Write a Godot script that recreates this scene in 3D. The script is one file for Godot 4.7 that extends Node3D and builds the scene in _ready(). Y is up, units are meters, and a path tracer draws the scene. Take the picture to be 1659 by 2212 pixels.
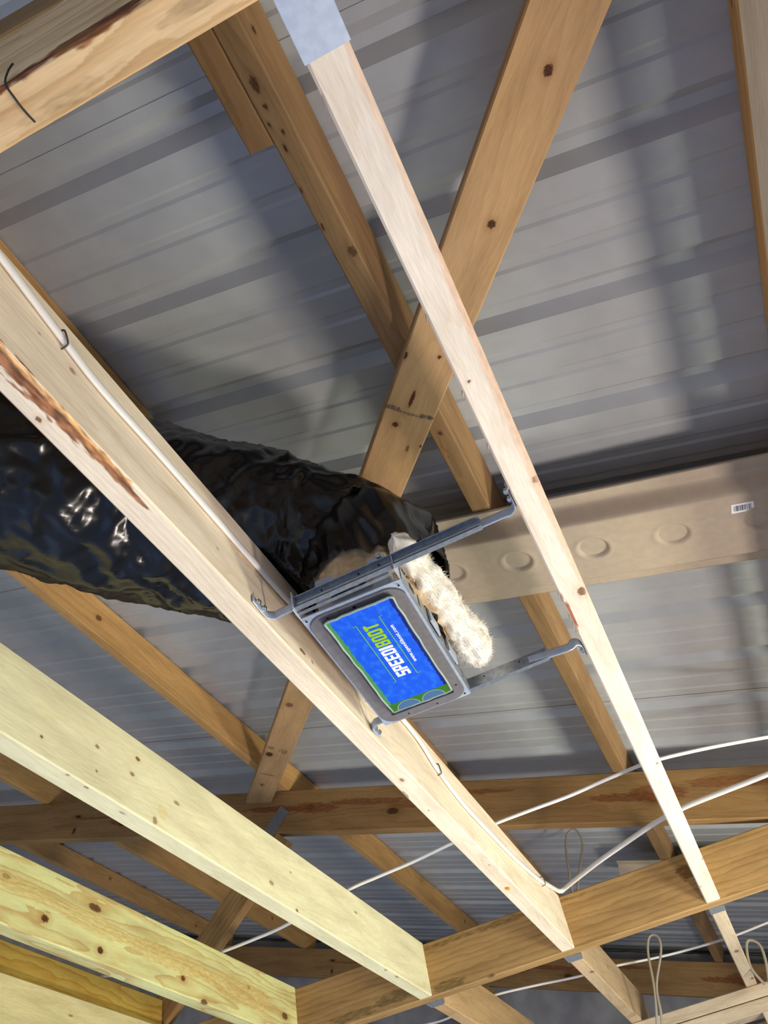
extends Node3D
# Underside of a pole-barn roof: joists, purlins, trusses, metal sheets, a register boot with flexible duct.
# Measured coordinates are taken from the lens (x across the joists, y up, z along them); LIFT puts the floor at y = 0.
const LIFT := 1.95
const SLOPE := 0.32626            # roof pitch, about 4 in 12, rising towards -x
const SN := 0.31017               # sine and cosine of the pitch
const CS := 0.95068
const JY := 0.71                  # underside of the ceiling joists
const HP := 1.09                  # underside of the purlins: y = HP - SLOPE * x
const HR := 1.185                 # underside of the metal sheets
var taken := {}
var noise := FastNoiseLite.new()
var M := {}

class Shape:
	var p := PackedVector3Array()
	var n := PackedVector3Array()
	var t := PackedVector2Array()
	var i := PackedInt32Array()
	func tri(a: Vector3, b: Vector3, c: Vector3, nn: Vector3, ta := Vector2.ZERO, tb := Vector2.ZERO, tc := Vector2.ZERO) -> void:
		var k := p.size()
		p.append(a); n.append(nn); t.append(ta)
		if (b - a).cross(c - a).dot(nn) > 0.0:
			p.append(c); n.append(nn); t.append(tc)
			p.append(b); n.append(nn); t.append(tb)
		else:
			p.append(b); n.append(nn); t.append(tb)
			p.append(c); n.append(nn); t.append(tc)
		i.append(k); i.append(k + 1); i.append(k + 2)
	func quad(a: Vector3, b: Vector3, c: Vector3, d: Vector3, nn: Vector3, ta := Vector2.ZERO, tb := Vector2.ZERO, tc := Vector2.ZERO, td := Vector2.ZERO) -> void:
		tri(a, b, c, nn, ta, tb, tc)
		tri(a, c, d, nn, ta, tc, td)
	# rows of points joined into one smooth skin; out = 1 or -1 turns the normals
	func skin(rows: Array, closed: bool, out: float, uv := Vector2.ONE) -> void:
		var k := p.size()
		var m: int = rows[0].size()
		var r: int = rows.size()
		for a in r:
			for b in m:
				p.append(rows[a][b]); n.append(Vector3.ZERO); t.append(Vector2(float(b) / m * uv.x, float(a) / r * uv.y))
		for a in r - 1:
			for b in (m if closed else m - 1):
				var b2: int = (b + 1) % m
				var q0 := k + a * m + b
				var q1 := k + a * m + b2
				var q2 := k + (a + 1) * m + b2
				var q3 := k + (a + 1) * m + b
				var f := (p[q1] - p[q0]).cross(p[q3] - p[q0]) + (p[q3] - p[q2]).cross(p[q1] - p[q2])
				f *= out
				n[q0] += f; n[q1] += f; n[q2] += f; n[q3] += f
				if out > 0.0:
					i.append_array([q0, q3, q1, q1, q3, q2])
				else:
					i.append_array([q0, q1, q3, q1, q2, q3])
		for q in range(k, p.size()):
			n[q] = n[q].normalized()

func numbered(called: String) -> String:
	if not taken.has(called):
		taken[called] = 0
		return called
	taken[called] += 1
	return "%s_%03d" % [called, taken[called]]

func tag(o: Node, label: String, category: String, group := "", kind := "") -> void:
	if label: o.set_meta("label", label)
	if category: o.set_meta("category", category)
	if group: o.set_meta("group", group)
	if kind: o.set_meta("kind", kind)

# an empty thing at its base point, measured coordinates
func thing(called: String, at: Vector3, label: String, category: String, group := "") -> Node3D:
	var o := Node3D.new()
	o.name = numbered(called)
	add_child(o)
	o.position = at + Vector3(0, LIFT, 0)
	tag(o, label, category, group)
	return o

# commits a shape given in measured coordinates as one mesh under parent (or as a thing of its own)
func put(s: Shape, called: String, mat: Material, parent: Node3D = null, at := Vector3.INF) -> MeshInstance3D:
	var o := MeshInstance3D.new()
	var base := Vector3.ZERO
	if parent == null:
		o.name = numbered(called)
		add_child(o)
		base = at if at != Vector3.INF else s.p[0]
		o.position = base + Vector3(0, LIFT, 0)
	else:
		o.name = called
		parent.add_child(o, true)
		base = parent.global_position - Vector3(0, LIFT, 0)
	var q := PackedVector3Array()
	q.resize(s.p.size())
	for k in s.p.size():
		q[k] = s.p[k] - base
	var arr := []
	arr.resize(Mesh.ARRAY_MAX)
	arr[Mesh.ARRAY_VERTEX] = q
	arr[Mesh.ARRAY_NORMAL] = s.n
	arr[Mesh.ARRAY_TEX_UV] = s.t
	arr[Mesh.ARRAY_INDEX] = s.i
	var mesh := ArrayMesh.new()
	mesh.add_surface_from_arrays(Mesh.PRIMITIVE_TRIANGLES, arr)
	mesh.surface_set_material(0, mat)
	o.mesh = mesh
	o.cast_shadow = GeometryInstance3D.SHADOW_CASTING_SETTING_ON
	return o

func single(s: Shape, called: String, mat: Material, at: Vector3, label: String, category: String, group := "") -> MeshInstance3D:
	var o := put(s, called, mat, null, at)
	tag(o, label, category, group)
	return o

func setting(s: Shape, called: String, mat: Material, at: Vector3) -> MeshInstance3D:
	var o := put(s, called, mat, null, at)
	o.set_meta("kind", "structure")
	return o

# ---- shapes -------------------------------------------------------------------------------------------------------
# sawn board: starts at o, runs L along ax; ay across its lower face (w), az up its sides (h). Texture rows: lower face, then the side at +ay.
func board(s: Shape, o: Vector3, ax: Vector3, ay: Vector3, az: Vector3, L: float, w: float, h: float, tex := Vector2(1, 0.2), s0 := 0.0, bev := 0.0025) -> void:
	var pr := [Vector2(bev, 0), Vector2(w - bev, 0), Vector2(w, bev), Vector2(w, h - bev), Vector2(w - bev, h), Vector2(bev, h), Vector2(0, h - bev), Vector2(0, bev)]
	var vv := [[bev, w - bev], [w - bev, w + bev], [w + bev, w + h - bev], [w + h - bev, w + h - bev * 2.0], [w - bev, bev], [w + h - bev * 2.0, w + h - bev], [w + h - bev, w + bev], [w + bev, bev]]
	var mid := o + ay * w * 0.5 + az * h * 0.5
	for k in 8:
		var a: Vector2 = pr[k]
		var b: Vector2 = pr[(k + 1) % 8]
		var A := o + ay * a.x + az * a.y
		var B := o + ay * b.x + az * b.y
		var nn := ax.cross(B - A).normalized()
		if nn.dot((A + B) * 0.5 - mid) < 0.0: nn = -nn
		var v0: float = vv[k][0] / tex.y
		var v1: float = vv[k][1] / tex.y
		var u0 := s0 / tex.x
		var u1 := (s0 + L) / tex.x
		s.quad(A, B, B + ax * L, A + ax * L, nn, Vector2(u0, v0), Vector2(u0, v1), Vector2(u1, v1), Vector2(u1, v0))
	for e in 2:
		var c := mid + ax * L * e
		for k in 8:
			var a: Vector2 = pr[k]
			var b: Vector2 = pr[(k + 1) % 8]
			var off := ax * L * e
			s.tri(c, o + ay * a.x + az * a.y + off, o + ay * b.x + az * b.y + off, ax * (1.0 if e == 1 else -1.0), Vector2(0.31, 0.5), Vector2(0.31 + a.x * 0.2, (0.3 + a.y) ), Vector2(0.31 + b.x * 0.2, (0.3 + b.y)))

func box(s: Shape, c: Vector3, size: Vector3, bas := Basis.IDENTITY, bev := 0.0) -> void:
	var o := c - bas.x * size.x * 0.5 - bas.y * size.y * 0.5 - bas.z * size.z * 0.5
	var b := minf(bev if bev > 0.0 else 0.0004, minf(size.y, size.z) * 0.3)
	board(s, o, bas.x, bas.y, bas.z, size.x, size.y, size.z, Vector2(1, 1), 0.0, b)

func rounded(pts: Array, steps: int) -> PackedVector3Array:
	var c := Curve3D.new()
	for k in pts.size():
		var a: Vector3 = pts[maxi(k - 1, 0)]
		var b: Vector3 = pts[mini(k + 1, pts.size() - 1)]
		var d: Vector3 = (b - a) / 6.0
		c.add_point(pts[k], -d, d)
	var L := c.get_baked_length()
	var out := PackedVector3Array()
	for k in steps + 1:
		out.append(c.sample_baked(L * k / steps, true))
	return out

# tube along points, an ellipse of half sizes ra (across) and rb (along the guide direction up)
func tube(s: Shape, path: PackedVector3Array, ra: float, rb: float, up: Vector3, sides := 10, caps := true) -> void:
	var rows := []
	var m := path.size()
	for k in m:
		var d := (path[mini(k + 1, m - 1)] - path[maxi(k - 1, 0)]).normalized()
		var x := d.cross(up).normalized()
		if x.length() < 0.5: x = d.cross(Vector3(0.3, 0.1, 0.9)).normalized()
		var y := x.cross(d).normalized()
		var row := PackedVector3Array()
		for q in sides:
			var an := TAU * q / sides
			row.append(path[k] + x * cos(an) * ra + y * sin(an) * rb)
		rows.append(row)
	s.skin(rows, true, 1.0)
	if caps:
		for e in [0, m - 1]:
			var d: Vector3 = (path[0] - path[1]).normalized() if e == 0 else (path[m - 1] - path[m - 2]).normalized()
			for q in sides:
				s.tri(path[e], rows[e][q], rows[e][(q + 1) % sides], d)

func cyl(s: Shape, a: Vector3, b: Vector3, r: float, sides := 14) -> void:
	var up := Vector3.UP if absf((b - a).normalized().y) < 0.9 else Vector3.RIGHT
	tube(s, PackedVector3Array([a, b]), r, r, up, sides)

# ---- materials ----------------------------------------------------------------------------------------------------
func plain(c: Color, rough := 0.7, metal := 0.0, spec := 0.5) -> StandardMaterial3D:
	var m := StandardMaterial3D.new()
	m.albedo_color = c
	m.roughness = rough
	m.metallic = metal
	m.metallic_specular = spec
	return m

# sawn timber L metres long whose lower face and side unroll to V metres.
# knots: [s, v, half length, half height, darkness]; marks: [s, v, half length, half height, colour, strength]
func timber(L: float, V: float, px: Vector2i, seed_: int, base: Color, late: Color, grain: Vector3, knots := [], marks := [], rough := 0.72) -> StandardMaterial3D:
	var n1 := FastNoiseLite.new(); n1.seed = seed_; n1.frequency = 1.0; n1.fractal_octaves = 2
	var n2 := FastNoiseLite.new(); n2.seed = seed_ + 7; n2.frequency = 1.0; n2.fractal_octaves = 2
	var n3 := FastNoiseLite.new(); n3.seed = seed_ + 13; n3.frequency = 1.0; n3.fractal_octaves = 3
	var W := px.x
	var H := px.y
	var data := PackedByteArray()
	data.resize(W * H * 3)
	var ring_freq := grain.x      # rings per metre across
	var ring_amt := grain.y       # how dark the late wood is
	var warp := grain.z           # how far the rings wander
	for i in W:
		var s := (i + 0.5) / W * L
		var near := []
		for k in knots:
			if absf(s - k[0]) < k[2] * 7.0 + 0.01: near.append(k)
		var over := []
		for k in marks:
			if absf(s - k[0]) < k[2] * 1.35: over.append(k)
		for j in H:
			var v := (j + 0.5) / H * V
			var ve := v
			var ins := 0.0
			var insd := 0.0
			var halo := 0.0
			for k in near:
				var ds: float = (s - k[0]) / k[2]
				var dv: float = (v - k[1]) / k[3]
				var r2 := ds * ds / 4.0 + dv * dv
				ve += (v - k[1]) * -0.85 / (1.0 + r2 * 0.35)
				var rr := sqrt(ds * ds + dv * dv) + n3.get_noise_2d(s * 300.0, v * 300.0) * 0.35
				if rr < 1.0:
					ins = maxf(ins, clampf((1.0 - rr) * 4.0, 0.0, 1.0) * k[4])
					insd = rr
				elif rr < 2.4:
					halo = maxf(halo, (2.4 - rr) / 1.4 * 0.35 * k[4])
			var g := ve * ring_freq + warp * n1.get_noise_2d(s * 0.9, ve * 9.0) + 0.35 * n2.get_noise_2d(s * 6.0, ve * 40.0)
			var f := g - floorf(g)
			f = f * f * f
			if f > 0.9: f *= 0.8
			var fine := n2.get_noise_2d(s * 26.0, v * 900.0)
			var blot := n3.get_noise_2d(s * 3.0, v * 16.0)
			var a := clampf(ring_amt * f + halo + maxf(0.0, -blot) * ring_amt * 0.6, 0.0, 1.0)
			var tone := 1.0 + fine * 0.055 + blot * 0.07
			var r := lerpf(base.r, late.r, a) * tone
			var gg := lerpf(base.g, late.g, a) * tone
			var b := lerpf(base.b, late.b, a) * tone
			if ins > 0.0:
				var kd := 0.36 + 0.25 * (1.0 - absf(sin(insd * 7.0)))
				r = lerpf(r, late.r * kd * 1.1, ins)
				gg = lerpf(gg, late.g * kd * 0.85, ins)
				b = lerpf(b, late.b * kd * 0.75, ins)
			for k in over:
				var ds2: float = (s - k[0]) / k[2]
				var dv2: float = (v - k[1]) / k[3]
				var rag: float = k[6] if k.size() > 6 else 0.5
				var q := sqrt(ds2 * ds2 + dv2 * dv2) + n3.get_noise_2d(s * 26.0 + 9.0, v * 130.0) * rag
				if q < 1.0:
					var c: Color = k[4]
					var al: float = k[5] * clampf((1.0 - q) * 5.0, 0.0, 1.0)
					var tn := 1.0 + n3.get_noise_2d(s * 36.0, v * 150.0) * rag
					r = lerpf(r, c.r * tn, al); gg = lerpf(gg, c.g * tn, al); b = lerpf(b, c.b * tn, al)
			var at := (j * W + i) * 3
			data[at] = clampi(int(r * 255.0), 0, 255)
			data[at + 1] = clampi(int(gg * 255.0), 0, 255)
			data[at + 2] = clampi(int(b * 255.0), 0, 255)
	var im := Image.create_from_data(W, H, false, Image.FORMAT_RGB8, data)
	im.generate_mipmaps()
	var m := plain(Color.WHITE, rough, 0.0, 0.35)
	m.albedo_texture = ImageTexture.create_from_image(im)
	return m

func tinted(m: StandardMaterial3D, c: Color) -> StandardMaterial3D:
	var o: StandardMaterial3D = m.duplicate()
	o.albedo_color = c
	return o

func rgb(r: int, g: int, b: int) -> Color:
	return Color(r / 255.0, g / 255.0, b / 255.0)

func noisy(c: Color, dark: Color, scale: float, rough := 0.6, metal := 0.0, bump := 0.0) -> StandardMaterial3D:
	var m := plain(Color.WHITE, rough, metal)
	var n := FastNoiseLite.new(); n.seed = int(scale * 31.0); n.frequency = 0.012; n.fractal_octaves = 5
	var tx := NoiseTexture2D.new()
	tx.width = 512; tx.height = 512; tx.seamless = true; tx.noise = n
	var g := Gradient.new(); g.set_color(0, dark); g.set_color(1, c)
	g.set_offset(0, 0.25); g.set_offset(1, 0.7)
	tx.color_ramp = g
	m.albedo_texture = tx
	m.uv1_triplanar = true
	m.uv1_scale = Vector3.ONE * scale
	if bump > 0.0:
		var nt := NoiseTexture2D.new()
		nt.width = 512; nt.height = 512; nt.seamless = true; nt.noise = n; nt.as_normal_map = true; nt.bump_strength = 6.0
		m.normal_enabled = true
		m.normal_texture = nt
		m.normal_scale = bump
	return m

# ---- the scene ----------------------------------------------------------------------------------------------------
func _ready() -> void:
	noise.seed = 5
	noise.frequency = 1.0
	view_and_light()
	materials()
	shell()
	roof_sheets()
	joists()
	purlins()
	trusses()
	brace()
	baffles()
	duct()
	boot()
	cables()
	small_things()

func view_and_light() -> void:
	var cam := Camera3D.new()
	cam.name = "camera"
	cam.fov = 65.116
	cam.near = 0.02
	cam.far = 60.0
	cam.transform = Transform3D(Basis(Vector3(0.89696, -0.16321, -0.41088), Vector3(0.40788, 0.66406, 0.62663), Vector3(0.17058, -0.72965, 0.66220)).orthonormalized(), Vector3(0, LIFT, 0))
	add_child(cam)
	cam.current = true
	var env := Environment.new()
	env.background_mode = Environment.BG_SKY
	var sm := ProceduralSkyMaterial.new()
	sm.sky_top_color = Color(0.46, 0.58, 0.82)
	sm.sky_horizon_color = Color(0.75, 0.83, 0.94)
	sm.ground_bottom_color = Color(0.22, 0.23, 0.22)
	sm.ground_horizon_color = Color(0.50, 0.53, 0.55)
	sm.energy_multiplier = 1.0
	var sky := Sky.new()
	sky.sky_material = sm
	env.sky = sky
	env.background_energy_multiplier = 11.5
	env.tonemap_mode = Environment.TONE_MAPPER_LINEAR
	env.tonemap_exposure = 0.97
	env.sdfgi_enabled = true
	env.ssao_enabled = true
	env.ssil_enabled = true
	var we := WorldEnvironment.new()
	we.name = "world_environment"
	we.environment = env
	add_child(we)
	work_lamp(Vector3(0.86, -1.55, -1.20), Vector3(-0.45, 0.89, 0.0), 4.6, Color(1.0, 0.95, 0.90), "yellow work light on a tripod, aimed up from right of the lens", 0.28)
	work_lamp(Vector3(0.94, -0.22, -1.85), Vector3(-1.0, 0.22, 0.0), 2.9, Color(0.99, 1.0, 0.90), "yellow work light on a tall stand, aimed level across under the joists", 0.34)

func work_lamp(at: Vector3, aim: Vector3, energy: float, col: Color, label: String, size: float) -> void:
	var t := thing("work_light", Vector3(at.x, -LIFT, at.z), label, "lamp")
	var z := -aim.normalized()               # an area light shines along -z
	var x := Vector3.FORWARD.cross(z).normalized()
	var bas := Basis(x, z.cross(x), z)
	var shell_ := plain(rgb(210, 160, 30), 0.5)
	var dark := plain(rgb(35, 35, 36), 0.6)
	var s := Shape.new()
	box(s, at + z * 0.035, Vector3(size + 0.04, size + 0.04, 0.05), bas, 0.006)
	put(s, "housing", shell_, t)
	var glow := plain(rgb(255, 246, 230), 0.5)
	glow.emission_enabled = true
	glow.emission = col
	glow.emission_energy_multiplier = 2.0
	s = Shape.new()
	box(s, at + z * 0.006, Vector3(size, size, 0.006), bas)
	put(s, "lens", glow, t)
	s = Shape.new()
	cyl(s, at + z * 0.06, Vector3(at.x, at.y - 0.08, at.z), 0.012)
	cyl(s, Vector3(at.x, at.y - 0.08, at.z), Vector3(at.x, -LIFT + 0.2, at.z), 0.014)
	put(s, "pole", dark, t)
	for k in 3:
		s = Shape.new()
		var an := TAU * k / 3.0 + 0.4
		cyl(s, Vector3(at.x, -LIFT + 0.22, at.z), Vector3(at.x + cos(an) * 0.17, -LIFT + 0.012, at.z + sin(an) * 0.17), 0.011)
		put(s, "leg", dark, t)
	var l := AreaLight3D.new()
	l.name = "light"
	t.add_child(l)
	l.area_size = Vector2(size, size)
	l.transform = Transform3D(bas, at - z * 0.004 - Vector3(at.x, -LIFT, at.z))
	l.light_color = col
	l.light_energy = energy
	l.shadow_enabled = true
	l.area_range = 12.0
	l.area_attenuation = 2.0

func materials() -> void:
	var bark := rgb(150, 100, 70)
	M.d = timber(2.25, 0.178, Vector2i(2000, 150), 3, rgb(234, 220, 203), rgb(204, 172, 138), Vector3(60, 0.20, 3.0),
		[[0.577, 0.035, 0.007, 0.006, 1.0], [0.818, 0.031, 0.011, 0.007, 0.8], [0.401, 0.011, 0.002, 0.002, 0.8], [1.941, 0.037, 0.008, 0.002, 0.9], [2.113, 0.005, 0.006, 0.002, 0.5], [1.40, 0.03, 0.004, 0.003, 0.6], [0.3, 0.09, 0.01, 0.01, 0.6]],
		[[0.2, 0.040, 0.7, 0.009, rgb(228, 188, 158), 0.5, 0.12], [0.55, 0.040, 0.36, 0.013, rgb(226, 184, 152), 0.5, 0.12], [0.86, 0.002, 0.05, 0.004, rgb(150, 70, 40), 0.8]])
	M.c = timber(2.25, 0.178, Vector2i(2000, 170), 21, rgb(238, 223, 201), rgb(208, 174, 134), Vector3(70, 0.30, 4.0),
		[[0.723, 0.058, 0.010, 0.004, 0.75], [0.753, 0.058, 0.004, 0.003, 0.5], [0.216, 0.111, 0.006, 0.004, 0.5], [0.165, 0.112, 0.003, 0.002, 0.5], [0.213, 0.010, 0.004, 0.003, 0.8], [1.119, 0.019, 0.008, 0.004, 0.6], [1.572, 0.026, 0.004, 0.002, 0.5], [1.256, 0.014, 0.003, 0.002, 0.5], [0.5, 0.08, 0.003, 0.002, 0.4], [0.95, 0.1, 0.004, 0.002, 0.4]],
		[[0.08, 0.029, 0.16, 0.014, bark, 0.95], [0.22, 0.029, 0.07, 0.009, bark, 0.95], [0.29, 0.032, 0.06, 0.006, rgb(196, 136, 84), 0.9], [0.32, 0.029, 0.05, 0.005, bark, 0.8], [0.19, 0.036, 0.12, 0.004, rgb(222, 172, 116), 0.8], [1.722, 0.017, 0.014, 0.0055, rgb(226, 138, 40), 0.95], [1.168, 0.003, 0.02, 0.003, rgb(120, 92, 70), 0.6], [0.62, 0.118, 0.12, 0.01, rgb(214, 176, 130), 0.35]])
	M.b = timber(2.25, 0.178, Vector2i(1800, 170), 35, rgb(232, 226, 188), rgb(208, 184, 128), Vector3(44, 0.24, 3.2),
		[[0.679, 0.069, 0.004, 0.003, 0.7], [0.802, 0.113, 0.006, 0.004, 0.6], [0.908, 0.140, 0.007, 0.004, 0.8], [0.896, 0.105, 0.007, 0.004, 0.6], [0.807, 0.070, 0.003, 0.002, 0.8], [1.027, 0.106, 0.010, 0.004, 0.5], [0.965, 0.048, 0.007, 0.008, 0.5], [1.367, 0.069, 0.010, 0.005, 0.5], [1.472, 0.044, 0.006, 0.004, 0.7], [1.789, 0.131, 0.010, 0.003, 0.5], [1.456, 0.121, 0.004, 0.002, 0.6], [0.748, 0.034, 0.005, 0.003, 0.4], [0.794, 0.032, 0.006, 0.002, 0.6], [0.893, 0.025, 0.008, 0.002, 0.5], [1.95, 0.03, 0.008, 0.003, 0.5], [2.02, 0.03, 0.01, 0.003, 0.6]],
		[[0.985, 0.072, 0.016, 0.014, rgb(222, 200, 124), 0.35, 0.15]])
	M.a = timber(2.25, 0.178, Vector2i(2000, 180), 58, rgb(218, 216, 154), rgb(184, 140, 78), Vector3(34, 0.62, 2.6),
		[[1.187, 0.078, 0.012, 0.008, 1.0], [1.333, 0.142, 0.024, 0.009, 0.85], [1.363, 0.061, 0.011, 0.008, 1.0], [1.672, 0.074, 0.010, 0.007, 0.9], [1.764, 0.040, 0.016, 0.009, 0.8], [2.174, 0.087, 0.018, 0.010, 0.8], [1.980, 0.120, 0.008, 0.005, 0.6], [1.067, 0.125, 0.012, 0.006, 0.6]],
		[[1.1, 0.118, 0.16, 0.018, rgb(212, 178, 108), 0.42, 0.22], [1.34, 0.108, 0.13, 0.024, rgb(212, 178, 108), 0.42, 0.22], [1.62, 0.105, 0.2, 0.026, rgb(210, 172, 100), 0.45, 0.22], [1.95, 0.1, 0.2, 0.035, rgb(208, 170, 100), 0.45, 0.22]])
	M.x = timber(2.9, 0.127, Vector2i(1900, 120), 77, rgb(182, 147, 106), rgb(150, 112, 72), Vector3(50, 0.26, 3.0),
		[[0.273, 0.049, 0.008, 0.006, 1.0], [0.473, 0.054, 0.007, 0.006, 1.0], [0.725, 0.004, 0.008, 0.003, 1.0], [0.710, 0.055, 0.004, 0.003, 1.0], [0.808, 0.038, 0.022, 0.0035, 1.0], [0.874, 0.027, 0.006, 0.006, 1.0], [0.909, 0.083, 0.004, 0.003, 0.8], [0.923, 0.062, 0.010, 0.003, 0.6], [2.020, 0.024, 0.016, 0.012, 0.6], [2.393, 0.019, 0.018, 0.013, 1.0]],
		[[0.838, 0.010, 0.006, 0.016, rgb(96, 80, 70), 0.75], [0.842, 0.044, 0.003, 0.034, rgb(110, 90, 76), 0.7], [0.838, 0.074, 0.005, 0.014, rgb(96, 80, 70), 0.75], [2.339, 0.018, 0.012, 0.014, rgb(110, 84, 58), 0.6], [2.349, 0.059, 0.02, 0.014, rgb(120, 92, 64), 0.55], [2.563, 0.036, 0.006, 0.032, rgb(110, 84, 58), 0.6], [2.663, 0.032, 0.016, 0.008, rgb(90, 66, 46), 0.7]])
	M.p1 = timber(5.6, 0.127, Vector2i(2000, 110), 91, rgb(160, 126, 88), rgb(118, 86, 54), Vector3(60, 0.34, 3.0),
		[[0.515, 0.016, 0.012, 0.006, 0.7], [0.543, 0.015, 0.005, 0.003, 0.8], [0.565, 0.008, 0.004, 0.002, 0.8], [0.60, 0.012, 0.006, 0.002, 0.8], [0.58, 0.02, 0.004, 0.002, 0.8], [0.66, 0.003, 0.006, 0.002, 0.8], [0.72, 0.006, 0.006, 0.002, 0.8], [1.151, 0.018, 0.006, 0.004, 0.7], [0.466, 0.064, 0.006, 0.005, 0.8], [0.769, 0.030, 0.010, 0.008, 0.55]], [[1.19, 0.01, 0.03, 0.004, rgb(176, 112, 60), 0.5]])
	M.p = timber(5.6, 0.127, Vector2i(2000, 110), 119, rgb(204, 160, 102), rgb(160, 114, 62), Vector3(56, 0.34, 3.0),
		[[1.479, 0.087, 0.012, 0.010, 0.45], [2.3, 0.07, 0.01, 0.006, 0.6], [3.4, 0.05, 0.012, 0.008, 0.7], [4.2, 0.08, 0.012, 0.008, 0.7]], [])
	var red := rgb(122, 74, 42)
	# rafters start at x = -4.55
	M.tc = timber(6.0, 0.19, Vector2i(2000, 150), 151, rgb(158, 124, 80), rgb(117, 83, 48), Vector3(70, 0.36, 2.2),
		[[3.58, 0.124, 0.020, 0.010, 0.9], [3.90, 0.10, 0.024, 0.012, 0.8], [2.52, 0.128, 0.016, 0.006, 0.9], [2.525, 0.072, 0.007, 0.012, 0.9], [2.76, 0.092, 0.02, 0.008, 0.9], [4.73, 0.106, 0.02, 0.012, 0.8], [5.05, 0.09, 0.012, 0.006, 0.8]],
		[[3.45, 0.122, 0.14, 0.012, red, 0.75, 0.28], [3.60, 0.122, 0.1, 0.02, red, 0.75, 0.28], [3.80, 0.136, 0.16, 0.012, red, 0.7, 0.28], [4.18, 0.15, 0.13, 0.008, red, 0.7, 0.28], [3.96, 0.12, 0.09, 0.014, red, 0.5, 0.28], [4.66, 0.112, 0.13, 0.014, red, 0.75, 0.28], [4.74, 0.12, 0.09, 0.03, red, 0.7, 0.28], [4.95, 0.145, 0.14, 0.018, red, 0.6, 0.28], [5.15, 0.11, 0.1, 0.03, red, 0.55, 0.28], [2.6, 0.12, 0.12, 0.005, red, 0.6, 0.28], [2.74, 0.1, 0.05, 0.012, red, 0.6, 0.28]])
	# bottom chords start at x = -3.5
	M.t2 = timber(4.6, 0.178, Vector2i(2000, 150), 171, rgb(180, 144, 94), rgb(130, 95, 54), Vector3(60, 0.5, 0.35), [],
		[[2.745, 0.055, 0.05, 0.014, rgb(98, 82, 52), 0.55], [2.58, 0.07, 0.06, 0.018, rgb(98, 82, 52), 0.5], [2.45, 0.06, 0.08, 0.012, rgb(104, 86, 52), 0.5], [3.46, 0.132, 0.02, 0.022, rgb(110, 74, 38), 0.6], [3.49, 0.12, 0.014, 0.024, rgb(100, 66, 34), 0.6], [2.87, 0.042, 0.012, 0.006, rgb(96, 80, 60), 0.7], [2.9, 0.165, 0.3, 0.008, rgb(120, 96, 58), 0.5]])
	M.t1 = timber(4.6, 0.178, Vector2i(2000, 150), 187, rgb(222, 188, 142), rgb(168, 124, 74), Vector3(40, 0.5, 1.5), [],
		[[3.35, 0.046, 0.06, 0.012, rgb(112, 62, 28), 0.85], [3.39, 0.050, 0.05, 0.009, rgb(90, 48, 22), 0.8], [3.44, 0.05, 0.03, 0.008, rgb(120, 70, 34), 0.7], [3.29, 0.042, 0.03, 0.006, rgb(104, 56, 28), 0.8], [3.26, 0.041, 0.04, 0.006, rgb(100, 52, 26), 0.85], [3.42, 0.02, 0.03, 0.006, rgb(150, 122, 88), 0.4], [3.30, 0.010, 0.05, 0.006, rgb(170, 140, 100), 0.4]])
	M.gen = timber(2.4, 0.18, Vector2i(900, 120), 203, rgb(216, 196, 168), rgb(178, 146, 110), Vector3(50, 0.3, 3.0), [[0.3, 0.08, 0.012, 0.006, 0.6], [0.9, 0.03, 0.01, 0.006, 0.7], [1.2, 0.12, 0.012, 0.006, 0.5], [2.0, 0.09, 0.01, 0.006, 0.6], [0.55, 0.02, 0.015, 0.008, 0.6]], [])
	M.steel = noisy(rgb(158, 164, 172), rgb(140, 146, 154), 14.0, 0.3, 0.55)
	M.zinc = noisy(rgb(188, 198, 214), rgb(178, 188, 206), 12.0, 0.32, 0.25)
	M.screw = plain(rgb(210, 212, 214), 0.22, 0.95)
	M.flange = noisy(rgb(124, 120, 123), rgb(117, 113, 116), 10.0, 0.5, 0.15)
	M.dull = noisy(rgb(146, 150, 154), rgb(116, 120, 126), 26.0, 0.5, 0.25)
	var roof := noisy(rgb(176, 178, 180), rgb(170, 172, 174), 2.0, 0.42, 0.12)
	roof.metallic_specular = 0.45
	M.roof = roof
	M.cable = plain(rgb(236, 234, 232), 0.45)
	M.jacket = plain(rgb(12, 12, 13), 0.24, 0.0, 0.5)
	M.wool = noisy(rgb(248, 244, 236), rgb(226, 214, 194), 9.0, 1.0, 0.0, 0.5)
	M.foam = noisy(rgb(174, 158, 140), rgb(168, 152, 134), 6.0, 0.62)
	M.shaded_wool = noisy(rgb(216, 192, 158), rgb(186, 158, 122), 9.0, 1.0, 0.0, 0.5)  # same wool in tan: the shade under the jacket put into the colour
	M.staple = plain(rgb(92, 88, 86), 0.4, 0.5)
	M.black = plain(rgb(24, 20, 18), 0.5)

# ---- the building --------------------------------------------------------------------------------------------------
func slab(a: Vector3, b: Vector3) -> Shape:
	var s := Shape.new()
	box(s, (a + b) * 0.5, (b - a).abs(), Basis.IDENTITY, 0.002)
	return s

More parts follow.
